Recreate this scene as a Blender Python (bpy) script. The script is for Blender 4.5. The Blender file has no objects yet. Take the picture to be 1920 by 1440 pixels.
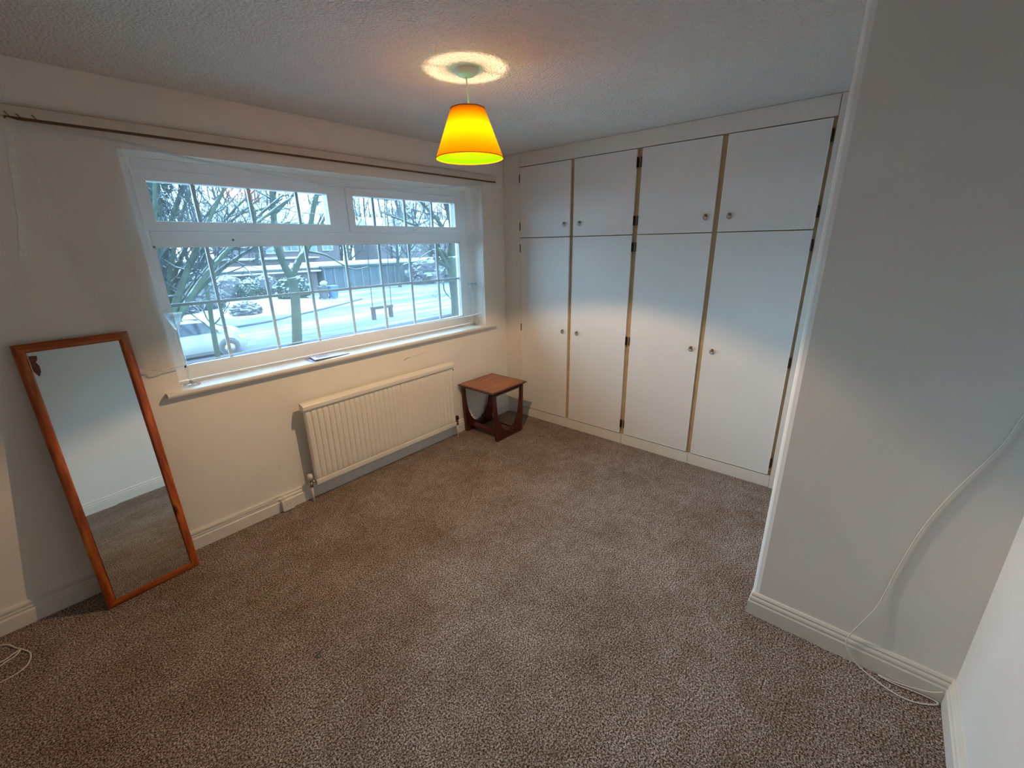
import bpy, bmesh, math, random
from mathutils import Vector, Matrix, noise as mnoise
random.seed(7)
S = bpy.context.scene
COL = S.collection

# ------------------------------------------------------------------ camera
CAM = (-3.17078, -2.79527, 1.66471)
R_ = (0.64858, -0.76094, -0.01802)
D_ = (-0.24713, -0.18813, -0.95055)
F_ = (0.71991, 0.62095, -0.31006)
cd = bpy.data.cameras.new('camera'); cam = bpy.data.objects.new('camera', cd); COL.objects.link(cam)
m = Matrix(((R_[0], -D_[0], -F_[0], CAM[0]), (R_[1], -D_[1], -F_[1], CAM[1]), (R_[2], -D_[2], -F_[2], CAM[2]), (0, 0, 0, 1)))
cam.matrix_world = m
cd.sensor_width = 36; cd.lens = 36 * 805.962 / 1920; cd.clip_start = 0.02; cd.clip_end = 500
S.camera = cam

# ------------------------------------------------------------------ world, light, exposure
SKY = (0.48, 0.76, 1.0); SKY_STRENGTH = 5.4
W = bpy.data.worlds.new('sky'); S.world = W; W.use_nodes = True
bg = W.node_tree.nodes['Background']; bg.inputs[0].default_value = (*SKY, 1); bg.inputs[1].default_value = SKY_STRENGTH
LAMP_POWER = 36; LAMP_COL = (1.0, 0.62, 0.34)
S.view_settings.view_transform = 'Standard'; S.view_settings.look = 'None'
S.view_settings.gamma = 1; S.view_settings.use_curve_mapping = False
S.view_settings.exposure = 1.58
pl = bpy.data.lights.new('window_portal', 'AREA'); pl.shape = 'RECTANGLE'; pl.size = 2.3; pl.size_y = 1.1; pl.cycles.is_portal = True
po = bpy.data.objects.new('window_portal', pl); COL.objects.link(po); po.location = (-1.477, 0.27, 1.53); po.rotation_euler = (math.radians(-90), 0, 0)
S.cycles.use_denoising = True
S.cycles.max_bounces = 12; S.cycles.diffuse_bounces = 10; S.cycles.transparent_max_bounces = 24
S.cycles.caustics_reflective = False; S.cycles.caustics_refractive = False
S.cycles.sample_clamp_indirect = 6

# ------------------------------------------------------------------ materials
def mat(name):
    mt = bpy.data.materials.new(name); mt.use_nodes = True
    nt = mt.node_tree; nt.nodes.clear()
    return mt, nt
def nd(nt, t, **k):
    n = nt.nodes.new(t)
    for a, b in k.items():
        if a.startswith('i_'): n.inputs[a[2:].replace('_', ' ')].default_value = b
        else: setattr(n, a, b)
    return n
def lk(nt, a, b): nt.links.new(a, b)
def out(nt, sh):
    o = nt.nodes.new('ShaderNodeOutputMaterial'); lk(nt, sh, o.inputs[0])
def coords(nt, scale=(1, 1, 1), obj=True):
    tc = nd(nt, 'ShaderNodeTexCoord'); mp = nd(nt, 'ShaderNodeMapping'); mp.inputs['Scale'].default_value = scale
    lk(nt, tc.outputs['Object'], mp.inputs[0]); return mp.outputs[0]
def noise(nt, vec, scale, detail=3, rough=.55):
    n = nd(nt, 'ShaderNodeTexNoise'); n.inputs['Scale'].default_value = scale; n.inputs['Detail'].default_value = detail
    n.inputs['Roughness'].default_value = rough; lk(nt, vec, n.inputs['Vector']); return n.outputs['Fac']
def ramp(nt, fac, stops):
    r = nd(nt, 'ShaderNodeValToRGB'); e = r.color_ramp.elements
    while len(e) < len(stops): e.new(.5)
    for i, (p, c) in enumerate(stops): e[i].position = p; e[i].color = (*c, 1)
    lk(nt, fac, r.inputs[0]); return r.outputs[0]
def mixc(nt, fac, a, b):
    x = nd(nt, 'ShaderNodeMix', data_type='RGBA')
    if isinstance(fac, float): x.inputs[0].default_value = fac
    else: lk(nt, fac, x.inputs[0])
    for i, v in ((6, a), (7, b)):
        if isinstance(v, tuple): x.inputs[i].default_value = (*v, 1)
        else: lk(nt, v, x.inputs[i])
    return x.outputs[2]
def bsdf(nt, col, rough=.6, metal=0, bump=None, bstr=.3, bdist=.01, spec=.5):
    b = nd(nt, 'ShaderNodeBsdfPrincipled')
    if isinstance(col, tuple): b.inputs['Base Color'].default_value = (*col, 1)
    else: lk(nt, col, b.inputs['Base Color'])
    b.inputs['Roughness'].default_value = rough; b.inputs['Metallic'].default_value = metal
    b.inputs['Specular IOR Level'].default_value = spec
    if bump is not None:
        bp = nd(nt, 'ShaderNodeBump'); bp.inputs['Strength'].default_value = bstr; bp.inputs['Distance'].default_value = bdist
        lk(nt, bump, bp.inputs['Height']); lk(nt, bp.outputs[0], b.inputs['Normal'])
    return b
def plain(name, col, rough=.6, metal=0, var=.06, scale=6, bump=0, bscale=80, spec=.5, bdist=.002):
    mt, nt = mat(name); v = coords(nt)
    n = noise(nt, v, scale)
    c = ramp(nt, n, [(.3, tuple(x * (1 - var) for x in col)), (.7, tuple(min(1, x * (1 + var)) for x in col))])
    h = noise(nt, v, bscale) if bump else None
    out(nt, bsdf(nt, c, rough, metal, h, bump, bdist, spec).outputs[0]); return mt
M = {}
M['wall'] = plain('wall_paint', (.83, .805, .75), .85, var=.035, scale=2.2, bump=.25, bscale=160, spec=.2)
M['pier'] = plain('pier_paint', (.82, .80, .77), .85, var=.03, scale=2.2, bump=.22, bscale=170, spec=.2)
M['gloss'] = plain('white_gloss_paint', (.76, .74, .68), .38, var=.03, scale=8, bump=.05, bscale=40)
M['door'] = plain('door_white', (.74, .735, .72), .42, var=.02, scale=3, bump=.06, bscale=50)
M['door_edge'] = plain('door_lipping', (.86, .85, .82), .35, var=.02)
M['frame_white'] = plain('wardrobe_paint', (.73, .71, .66), .5, var=.03, scale=5)
M['old_cream'] = plain('aged_cream_paint', (.50, .37, .22), .55, var=.15, scale=9)  # also colours the shadow-line strip on top of the curtain batten
M['upvc'] = plain('window_plastic', (.82, .84, .85), .3, var=.015)
M['bar'] = plain('glazing_bar_white', (.85, .88, .9), .4, var=.02)
M['radiator'] = plain('radiator_enamel', (.80, .76, .68), .35, var=.025, scale=4)
M['chrome'] = plain('worn_chrome', (.55, .5, .45), .22, 1, var=.1)
M['dark_metal'] = plain('dark_metal', (.05, .028, .018), .35, .6, var=.2)
M['brass'] = plain('old_brass', (.30, .17, .09), .3, .9, var=.15)
M['steel'] = plain('handle_nickel', (.30, .28, .25), .28, .9, var=.1)
M['plastic'] = plain('white_plastic', (.78, .76, .70), .4, var=.02)
M['cable'] = plain('cable_sheath', (.74, .71, .63), .45, var=.04)
M['rail'] = plain('rail_paint', (.66, .60, .52), .6, var=.06, scale=12)
M['rail_shadow'] = plain('rail_shadow_brown', (.14, .065, .02), .7, var=.3, scale=20)  # brown of the shadow line under the batten, put into the colour
M['plaster'] = plain('bare_plaster', (.86, .87, .84), .95, var=.08, scale=60, bump=.8, bscale=120, bdist=.004)
M['paper'] = plain('leaflet_paper', (.72, .72, .88), .45, var=.03)
M['print'] = plain('leaflet_print', (.25, .27, .42), .5)
M['tyre'] = plain('tyre_rubber', (.03, .03, .035), .8)
M['car_glass'] = plain('car_window_glass', (.02, .03, .045), .12, 0, var=.5, scale=5)
M['car_paint'] = plain('car_white_paint', (.22, .22, .205), .25, var=.05, scale=2)
M['car_trim'] = plain('car_dark_trim', (.05, .06, .07), .5)
M['amber'] = plain('indicator_amber', (.7, .25, .05), .3)
M['snow'] = plain('snow', (.30, .30, .29), .9, var=.05, scale=3, bump=.5, bscale=3, bdist=.05)
M['kerb'] = plain('kerb_and_shadow', (.02, .035, .06), .7)  # near-black stands for the shadow in the near kerb's gutter
M['bin_blue'] = plain('bin_blue', (.012, .08, .42), .45, var=.1)
M['bin_dark'] = plain('bin_grey', (.03, .04, .05), .5, var=.1)
M['bag'] = plain('refuse_bag', (.2, .18, .15), .6, var=.2, scale=8)
M['rope'] = plain('swing_rope', (.015, .017, .02), .9)
M['win_white'] = plain('house_window_frame', (.25, .26, .26), .5)
M['house_glass'] = plain('house_glass', (.08, .11, .115), .1, var=.3, scale=2)
M['mirror_back'] = plain('mirror_bare_backing', (.16, .06, .04), .8, var=.5, scale=60)

def ceiling_mat():
    mt, nt = mat('artex_ceiling'); v = coords(nt)
    vo = nd(nt, 'ShaderNodeTexVoronoi'); vo.inputs['Scale'].default_value = 95; lk(nt, v, vo.inputs['Vector'])
    n = noise(nt, v, 120, 4)
    ad = nd(nt, 'ShaderNodeMath', operation='ADD'); lk(nt, vo.outputs['Distance'], ad.inputs[0]); lk(nt, n, ad.inputs[1])
    c = ramp(nt, noise(nt, v, 2), [(.3, (.83, .82, .80)), (.7, (.88, .87, .85))])
    out(nt, bsdf(nt, c, .9, 0, ad.outputs[0], 1.0, .010, .2).outputs[0]); return mt
M['ceiling'] = ceiling_mat()
def carpet_mat():
    mt, nt = mat('speckled_carpet'); v = coords(nt)
    n1 = noise(nt, v, 150, 3, .75); n2 = noise(nt, v, 420, 2, .6); n3 = noise(nt, v, 2.6, 6, .7); n4 = noise(nt, v, 17, 3)
    a = nd(nt, 'ShaderNodeMath', operation='MULTIPLY_ADD'); lk(nt, n2, a.inputs[0]); a.inputs[1].default_value = .5; 
    b = nd(nt, 'ShaderNodeMath', operation='MULTIPLY_ADD'); lk(nt, n1, b.inputs[0]); b.inputs[1].default_value = .75; b.inputs[2].default_value = -.10
    lk(nt, b.outputs[0], a.inputs[2])
    c = ramp(nt, a.outputs[0], [(.385, (.012, .005, .003)), (.46, (.085, .050, .034)), (.53, (.28, .21, .175)), (.61, (.95, .86, .81))])
    g = ramp(nt, n3, [(.36, (.72, .66, .60)), (.62, (1.0, 1.0, 1.0))])
    g2 = ramp(nt, n4, [(.35, (.84, .80, .76)), (.6, (1, 1, 1))])
    mu = nd(nt, 'ShaderNodeMix', data_type='RGBA', blend_type='MULTIPLY'); mu.inputs[0].default_value = 1; lk(nt, c, mu.inputs[6]); lk(nt, g, mu.inputs[7])
    mu2 = nd(nt, 'ShaderNodeMix', data_type='RGBA', blend_type='MULTIPLY'); mu2.inputs[0].default_value = 1; lk(nt, mu.outputs[2], mu2.inputs[6]); lk(nt, g2, mu2.inputs[7])
    bs = bsdf(nt, mu2.outputs[2], .95, 0, a.outputs[0], .8, .012, .1)
    out(nt, bs.outputs[0]); return mt
M['carpet'] = carpet_mat()
def wood_mat(name, dark, mid, light, axis, scale=1, knots=False, rough=.35):
    mt, nt = mat(name)
    st = [14 * scale] * 3; st[axis] = 1.2 * scale
    v = coords(nt, tuple(st)); n = noise(nt, v, 3, 5, .6)
    c = ramp(nt, n, [(.28, dark), (.5, mid), (.72, light)])
    if knots:
        kv = [11] * 3; kv[axis] = 5
        k = coords(nt, tuple(kv)); vo = nd(nt, 'ShaderNodeTexVoronoi'); vo.inputs['Scale'].default_value = 1; lk(nt, k, vo.inputs['Vector'])
        kr = ramp(nt, vo.outputs['Distance'], [(.10, (1, 1, 1)), (.2, (0, 0, 0))])
        c = mixc(nt, kr, c, tuple(x * .45 for x in dark))
    out(nt, bsdf(nt, c, rough, 0, n, .1, .002).outputs[0]); return mt
M['pine_v'] = wood_mat('stained_pine_upright', (.20, .025, .004), (.42, .085, .010), (.66, .19, .025), 2, 1, True)
M['pine_h'] = wood_mat('stained_pine_cross', (.20, .025, .004), (.44, .09, .010), (.68, .20, .025), 0, 1, True)
M['teak'] = wood_mat('teak_veneer', (.20, .055, .018), (.36, .12, .035), (.48, .19, .06), 0, 1.2, False, .28)
M['mahogany'] = wood_mat('dark_teak_solid', (.02, .004, .003), (.065, .012, .008), (.13, .03, .015), 2, 1.5, False, .3)

def glass_pane(name, tint):
    mt, nt = mat(name)
    t = nd(nt, 'ShaderNodeBsdfTransparent'); t.inputs[0].default_value = (*tint, 1)
    g = nd(nt, 'ShaderNodeBsdfGlossy'); g.inputs['Roughness'].default_value = .02; g.inputs[0].default_value = (.9, .95, 1, 1)
    fr = nd(nt, 'ShaderNodeFresnel'); fr.inputs[0].default_value = 1.35
    mx = nd(nt, 'ShaderNodeMixShader'); lk(nt, fr.outputs[0], mx.inputs[0]); lk(nt, t.outputs[0], mx.inputs[1]); lk(nt, g.outputs[0], mx.inputs[2])
    out(nt, mx.outputs[0]); return mt
M['pane'] = glass_pane('window_glass', (.93, .97, .98))
def clear_glass():
    mt, nt = mat('drinking_glass')
    t = nd(nt, 'ShaderNodeBsdfTransparent'); t.inputs[0].default_value = (.93, .97, 1, 1)
    g = nd(nt, 'ShaderNodeBsdfGlass'); g.inputs['Roughness'].default_value = 0; g.inputs['IOR'].default_value = 1.45
    lw = nd(nt, 'ShaderNodeLayerWeight'); lw.inputs[0].default_value = .5
    mx = nd(nt, 'ShaderNodeMixShader'); lk(nt, lw.outputs['Facing'], mx.inputs[0]); lk(nt, t.outputs[0], mx.inputs[1]); lk(nt, g.outputs[0], mx.inputs[2])
    out(nt, mx.outputs[0]); return mt
M['glass'] = clear_glass()
def net_mat(name, op):
    mt, nt = mat(name)
    t = nd(nt, 'ShaderNodeBsdfTransparent')
    d = nd(nt, 'ShaderNodeBsdfDiffuse'); d.inputs[0].default_value = (.82, .83, .83, 1)
    tl = nd(nt, 'ShaderNodeBsdfTranslucent'); tl.inputs[0].default_value = (.82, .84, .86, 1)
    m1 = nd(nt, 'ShaderNodeMixShader'); m1.inputs[0].default_value = .38; lk(nt, d.outputs[0], m1.inputs[1]); lk(nt, tl.outputs[0], m1.inputs[2])
    lw = nd(nt, 'ShaderNodeLayerWeight'); lw.inputs[0].default_value = .35
    mr = nd(nt, 'ShaderNodeMapRange'); mr.inputs[3].default_value = op; mr.inputs[4].default_value = min(1, op * 2.0); lk(nt, lw.outputs['Facing'], mr.inputs[0])
    mx = nd(nt, 'ShaderNodeMixShader'); lk(nt, mr.outputs[0], mx.inputs[0]); lk(nt, t.outputs[0], mx.inputs[1]); lk(nt, m1.outputs[0], mx.inputs[2])
    out(nt, mx.outputs[0]); return mt
M['net'] = net_mat('sheer_net', .125); M['net_hem'] = net_mat('sheer_net_hem', .55); M['net_fold'] = net_mat('sheer_net_gathered', .10)
def mirror_mat():
    mt, nt = mat('mirror_silver'); g = nd(nt, 'ShaderNodeBsdfGlossy'); g.inputs['Roughness'].default_value = .0; g.inputs[0].default_value = (.82, .86, .83, 1)
    out(nt, g.outputs[0]); return mt
M['mirror'] = mirror_mat()
def shade_mat(name, dcol, tcol, f):
    mt, nt = mat(name); v = coords(nt, (1, 1, 8)); n = noise(nt, v, 60)
    d = nd(nt, 'ShaderNodeBsdfDiffuse'); tl = nd(nt, 'ShaderNodeBsdfTranslucent')
    lk(nt, ramp(nt, n, [(.3, tuple(x * .92 for x in dcol)), (.7, dcol)]), d.inputs[0]); tl.inputs[0].default_value = (*tcol, 1)
    mx = nd(nt, 'ShaderNodeMixShader'); mx.inputs[0].default_value = f; lk(nt, d.outputs[0], mx.inputs[1]); lk(nt, tl.outputs[0], mx.inputs[2])
    out(nt, mx.outputs[0]); return mt
M['shade'] = shade_mat('amber_shade_fabric', (.50, .15, .005), (.42, .062, .004), .5)
M['glow_layer'] = shade_mat('lime_glow_layer', (.009, .13, .0005), (.40, .80, .05), .5)  # lime of the overbright lit inside put into this layer's colour
def bulb_mat():
    mt, nt = mat('frosted_bulb'); t = nd(nt, 'ShaderNodeBsdfTransparent'); e = nd(nt, 'ShaderNodeEmission'); e.inputs[0].default_value = (1, .8, .45, 1); e.inputs[1].default_value = 6
    mx = nd(nt, 'ShaderNodeMixShader'); mx.inputs[0].default_value = .3; lk(nt, t.outputs[0], mx.inputs[1]); lk(nt, e.outputs[0], mx.inputs[2])
    out(nt, mx.outputs[0]); return mt
M['bulb'] = bulb_mat()
def snowy(name, col, thr=.45, soft=.2, nscale=6, rough=.9, amt=1.0, snow=(.22, .22, .22)):
    mt, nt = mat(name); v = coords(nt)
    g = nd(nt, 'ShaderNodeNewGeometry'); sx = nd(nt, 'ShaderNodeSeparateXYZ'); lk(nt, g.outputs['Normal'], sx.inputs[0])
    n = noise(nt, v, nscale, 3)
    a = nd(nt, 'ShaderNodeMath', operation='MULTIPLY_ADD'); lk(nt, n, a.inputs[0]); a.inputs[1].default_value = .8; lk(nt, sx.outputs[2], a.inputs[2])
    mr = nd(nt, 'ShaderNodeMapRange'); mr.inputs[1].default_value = thr + .3; mr.inputs[2].default_value = thr + .3 + soft; mr.inputs[4].default_value = amt; lk(nt, a.outputs[0], mr.inputs[0])
    base = ramp(nt, noise(nt, v, nscale * .7), [(.3, tuple(x * .7 for x in col)), (.7, tuple(x * 1.25 for x in col))])
    c = mixc(nt, mr.outputs[0], base, snow)
    out(nt, bsdf(nt, c, rough, spec=.2).outputs[0]); return mt
M['bark'] = snowy('bark_snow', (.022, .032, .022), .60, .15, 5)
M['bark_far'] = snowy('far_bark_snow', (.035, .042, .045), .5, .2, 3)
M['twig'] = snowy('dark_twig_snow', (.018, .024, .028), .6, .2, 4)
M['ivy'] = snowy('ivy_snow', (.014, .03, .016), .75, .15, 14)
M['yew'] = snowy('evergreen_snow', (.008, .028, .022), .55, .2, 9)
M['box'] = snowy('topiary_snow', (.010, .030, .02), .45, .25, 10)
M['bare_bush'] = snowy('bare_bush_snow', (.07, .068, .08), .62, .2, 9)
M['brick_far'] = plain('far_brick', (.085, .06, .065), .9, var=.2, scale=3)
M['garage'] = plain('garage_panel', (.028, .045, .06), .7, var=.25, scale=1.5)
M['garage_post'] = plain('garage_post', (.07, .09, .105), .7, var=.2, scale=2)
M['fascia'] = plain('fascia_dark', (.025, .035, .042), .7)
M['render'] = plain('house_tile_hanging', (.095, .075, .085), .9, var=.15, scale=2)
def road_mat():
    mt, nt = mat('tracked_snow'); v = coords(nt, (.06, .5, 1)); n = noise(nt, v, 1.0, 5, .7)
    v2 = coords(nt); n2 = noise(nt, v2, .25, 3)
    c = ramp(nt, n, [(.42, (.016, .032, .06)), (.49, (.05, .07, .10)), (.57, (.17, .18, .185))])
    c2 = mixc(nt, ramp(nt, n2, [(.55, (0, 0, 0)), (.75, (1, 1, 1))]), c, (.15, .16, .165))
    out(nt, bsdf(nt, c2, .8, 0, n, .5, .05).outputs[0]); return mt
M['road'] = road_mat()

# ------------------------------------------------------------------ mesh helpers
class MB:
    def __init__(s): s.v = []; s.f = []
    def add(s, vs, fs):
        o = len(s.v); s.v += [tuple(p) for p in vs]; s.f += [tuple(i + o for i in f) for f in fs]; return s
    def box(s, x0, x1, y0, y1, z0, z1):
        if x0 > x1: x0, x1 = x1, x0
        if y0 > y1: y0, y1 = y1, y0
        if z0 > z1: z0, z1 = z1, z0
        v = [(x, y, z) for z in (z0, z1) for y in (y0, y1) for x in (x0, x1)]
        return s.add(v, [(0, 2, 3, 1), (4, 5, 7, 6), (0, 1, 5, 4), (2, 6, 7, 3), (0, 4, 6, 2), (1, 3, 7, 5)])
    def tube(s, pts, r, n=8, cap=True):
        pts = [Vector(p) for p in pts]; k = len(pts)
        rs = r if isinstance(r, (list, tuple)) else [r] * k
        vs = []; up = None
        for i, p in enumerate(pts):
            t = (pts[min(i + 1, k - 1)] - pts[max(i - 1, 0)])
            t = t.normalized() if t.length > 1e-9 else Vector((0, 0, 1))
            if up is None: up = t.orthogonal().normalized()
            up = (up - t * up.dot(t)); up = up.normalized() if up.length > 1e-6 else t.orthogonal().normalized()
            b = t.cross(up)
            for j in range(n):
                a = 2 * math.pi * j / n; vs.append(p + (up * math.cos(a) + b * math.sin(a)) * rs[i])
        fs = [(i * n + j, i * n + (j + 1) % n, (i + 1) * n + (j + 1) % n, (i + 1) * n + j) for i in range(k - 1) for j in range(n)]
        if cap: fs += [tuple(range(n - 1, -1, -1)), tuple((k - 1) * n + j for j in range(n))]
        return s.add(vs, fs)
    def lathe(s, prof, c, n=32, closed=False):
        vs = [(c[0] + r * math.cos(2 * math.pi * j / n), c[1] + r * math.sin(2 * math.pi * j / n), c[2] + z) for r, z in prof for j in range(n)]
        k = len(prof)
        fs = [(i * n + j, i * n + (j + 1) % n, (i + 1) * n + (j + 1) % n, (i + 1) * n + j) for i in range(k - 1) for j in range(n)]
        if closed: fs += [((k - 1) * n + j, (k - 1) * n + (j + 1) % n, (j + 1) % n, j) for j in range(n)]
        return s.add(vs, fs)
    def prism(s, poly, fn, a, b):
        n = len(poly); vs = [fn(p, a) for p in poly] + [fn(p, b) for p in poly]
        return s.add(vs, [tuple(range(n - 1, -1, -1)), tuple(range(n, 2 * n))] + [(i, (i + 1) % n, (i + 1) % n + n, i + n) for i in range(n)])
    def grid(s, fn, nu, nv):
        vs = [fn(i / nu, j / nv) for j in range(nv + 1) for i in range(nu + 1)]
        return s.add(vs, [(j * (nu + 1) + i, j * (nu + 1) + i + 1, (j + 1) * (nu + 1) + i + 1, (j + 1) * (nu + 1) + i) for j in range(nv) for i in range(nu)])
    def build(s, name, m, parent=None, bevel=0, smooth=False, seg=2, loc=None, tf=None):
        o0 = Vector((0, 0, 0))
        if parent is not None:
            q = parent
            while q is not None: o0 += q.location; q = q.parent
        elif loc: o0 = Vector(loc)
        me = bpy.data.meshes.new(name)
        me.from_pydata([Vector(p) - o0 for p in s.v], [], s.f)
        bm = bmesh.new(); bm.from_mesh(me)
        bmesh.ops.recalc_face_normals(bm, faces=bm.faces)
        if bevel:
            bmesh.ops.bevel(bm, geom=[e for e in bm.edges if e.calc_face_angle(0) > .5], offset=bevel, segments=seg, affect='EDGES', profile=.6)
        bm.to_mesh(me); bm.free()
        if smooth:
            for p in me.polygons: p.use_smooth = True
        me.materials.append(M[m] if isinstance(m, str) else m)
        ob = bpy.data.objects.new(name, me); COL.objects.link(ob)
        if parent is not None: ob.parent = parent
        elif loc: ob.location = loc
        return ob
def box(*a): return MB().box(*a)
def thing(name, loc, label, cat, group=None):
    o = bpy.data.objects.new(name, None); COL.objects.link(o); o.location = loc; o.empty_display_size = .1
    o['label'] = label; o['category'] = cat
    if group: o['group'] = group
    return o
def tag(o, label, cat, group=None, kind=None):
    o['label'] = label; o['category'] = cat
    if group: o['group'] = group
    if kind: o['kind'] = kind
    return o
def struct(o, label, cat='structure'):
    o['kind'] = 'structure'; o['label'] = label; o['category'] = cat; return o
def lab(o, l): o['label'] = l; return o
def smooth_by_angle(o, a=40):
    for p in o.data.polygons: p.use_smooth = True
    bm = bmesh.new(); bm.from_mesh(o.data)
    for e in bm.edges:
        if e.calc_face_angle(0) > math.radians(a): e.smooth = False
    bm.to_mesh(o.data); bm.free(); return o
def spline(pts, n=8):
    P = [Vector(p) for p in pts]; P = [P[0] * 2 - P[1]] + P + [P[-1] * 2 - P[-2]]; r = []
    for i in range(1, len(P) - 2):
        for k in range(n):
            t = k / n; a, b, c, d = P[i - 1], P[i], P[i + 1], P[i + 2]
            r.append(.5 * (2 * b + (c - a) * t + (2 * a - 5 * b + 4 * c - d) * t * t + (3 * b - a - 3 * c + d) * t ** 3))
    return r + [P[-2]]

# ------------------------------------------------------------------ room shell
H = 2.4
XL, XR, YB = -4.3, .62, -3.26
WX0, WX1, WZ0, WZ1 = -2.665, -.289, .945, 2.113
PX, PY = -1.25, -2.614
fl = box(XL - .1, XR + .1, YB - .1, .0, -.08, 0).build('floor', 'carpet')
struct(fl, 'brown and grey speckled fitted carpet across the bedroom floor', 'floor')
MB().prism([(-2.688, -1.232), (-2.644, -1.216), (-2.642, -1.221), (-2.678, -1.235), (-2.662, -1.252), (-2.668, -1.255)], lambda p, z: (p[0], p[1], z), .0, .0012).build('carpet_nick', 'dark_metal', fl)
ce = box(XL - .1, XR + .1, YB - .1, .32, H, H + .08).build('ceiling', 'ceiling'); struct(ce, 'white stippled ceiling', 'ceiling')
w = MB(); w.box(XL - .1, WX0, 0, .32, -.08, H); w.box(WX1, XR + .1, 0, .32, -.08, H); w.box(WX0, WX1, 0, .32, -.08, WZ0 - .03); w.box(WX0, WX1, 0, .32, WZ1, H)
wb = w.build('wall_back', 'wall'); struct(wb, 'cream painted wall with the wide window and radiator', 'wall')
struct(box(XL - .1, XL, YB - .1, 0, 0, H).build('wall_left', 'wall'), 'cream painted left wall of the bedroom', 'wall')
struct(box(XL, PX + .001, YB - .1, YB, 0, H).build('wall_front', 'pier'), 'off-white wall at the right edge with a white skirting', 'wall')
c = .030
pp = [(PX, YB - .1), (PX, PY), (PX + .006, PY + .016), (PX + .016, PY + .025), (PX + c, PY + c), (XR, PY + c), (XR, YB - .1)]
pr = MB().prism(pp, lambda p, z: (p[0], p[1], z), 0, H).build('wall_right', 'pier'); struct(pr, 'grey-white projecting wall at right with rounded corner and hanging white cable', 'wall')
struct(box(XR, XR + .1, PY, 0, 0, H).build('wall_alcove', 'wall'), 'wall behind the fitted wardrobe', 'wall')

# skirting: profile (depth, z)
SKP = [(0, 0), (.018, 0), (.018, .068), (.0135, .073), (.0135, .080), (.016, .084), (.014, .092), (.009, .096), (.009, .101), (.011, .106), (.006, .115), (0, .116)]
def skirt(name, path, label):
    mb = MB(); k = len(SKP); P = [Vector((*p, 0)) for p in path]; nrm = []
    for i in range(len(P)):
        ns = []
        for a, b in ((i - 1, i), (i, i + 1)):
            if 0 <= a and b < len(P):
                d = (P[b] - P[a]).normalized(); ns.append(Vector((d.y, -d.x, 0)))
        n = sum(ns, Vector()) ; n = n / (n.length ** 2) * len(ns) if len(ns) > 1 else n
        if len(ns) > 1: n = (ns[0] + ns[1]) / (1 + ns[0].dot(ns[1]))
        nrm.append(n)
    vs = [(p.x + n.x * d, p.y + n.y * d, z) for p, n in zip(P, nrm) for d, z in SKP]
    fs = [(i * k + j, i * k + (j + 1) % k, (i + 1) * k + (j + 1) % k, (i + 1) * k + j) for i in range(len(P) - 1) for j in range(k)]
    fs += [tuple(range(k)), tuple((len(P) - 1) * k + j for j in range(k))]
    o = mb.add(vs, fs).build(name, 'gloss'); struct(o, label, 'baseboard'); return o
skirt('baseboard_back', [(XL, 0), (0, 0)], 'white moulded skirting under the window and radiator')
skirt('baseboard_right', [(0, PY + c - .012), (PX, PY + c - .012), (PX, YB), (XL, YB)], 'white moulded skirting around the projecting right wall')

# bare plaster strip on wall
st = MB(); L_, R2 = [], []
zz = [2.145, 2.09, 2.03, 1.97, 1.91, 1.85, 1.79, 1.74, 1.70, 1.653]
for i, z in enumerate(zz):
    t = i / 9; xc = -2.985 - .085 * t; hw = .012 + random.uniform(-.003, .003) - (.003 if 3 < i < 7 else 0)
    L_.append((xc - hw, z)); R2.append((xc + hw, z))
st.prism(L_ + R2[::-1], lambda p, y: (p[0], y, p[1]), -.0025, 0)
lab(st.build('plaster_strip', 'plaster', wb), 'rough white strip of bare plaster left of the window')
# scuffs above the radiator
for k, pts in enumerate([[(-1.235, .800), (-1.20, .812), (-1.165, .812), (-1.16, .818), (-1.20, .820), (-1.235, .808)], [(-1.15, .815), (-1.0, .826), (-1.0, .8275), (-1.15, .818)]]):
    MB().prism(pts, lambda p, y: (p[0], y, p[1]), -.0008, 0).build('scuff', 'old_cream', wb)

# ------------------------------------------------------------------ window
def at2(o, L): return o
win = bpy.data.objects.new('window_1', None); COL.objects.link(win); win.location = (-1.477, .2, .945); struct(win, 'wide white plastic window with two top-hung lights over one fixed pane', 'window')
YF = .2
def P_(mb, n, m_, par=win, **k): return mb.build(n, m_, par, **k)
lx0, lx1, lz0, lz1 = -2.586, -.374, 1.017, 1.689
f = MB()
f.box(WX0, lx0, YF, YF + .07, WZ0, WZ1); f.box(lx1, WX1, YF, YF + .07, WZ0, WZ1)
P_(f, 'jamb', 'upvc', bevel=.003)
P_(box(lx0, lx1, YF, YF + .07, WZ0, lz0), 'frame_bottom', 'upvc', bevel=.003)
P_(box(lx0, lx1, YF - .001, YF + .07, 2.064, WZ1), 'frame_head', 'upvc', bevel=.003)
P_(box(lx0, lx1, YF, YF + .07, lz1, 1.762), 'transom', 'upvc', bevel=.003)
P_(box(-1.503, -1.442, YF, YF + .07, 1.762, 2.064), 'mullion', 'upvc', bevel=.003)
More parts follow.
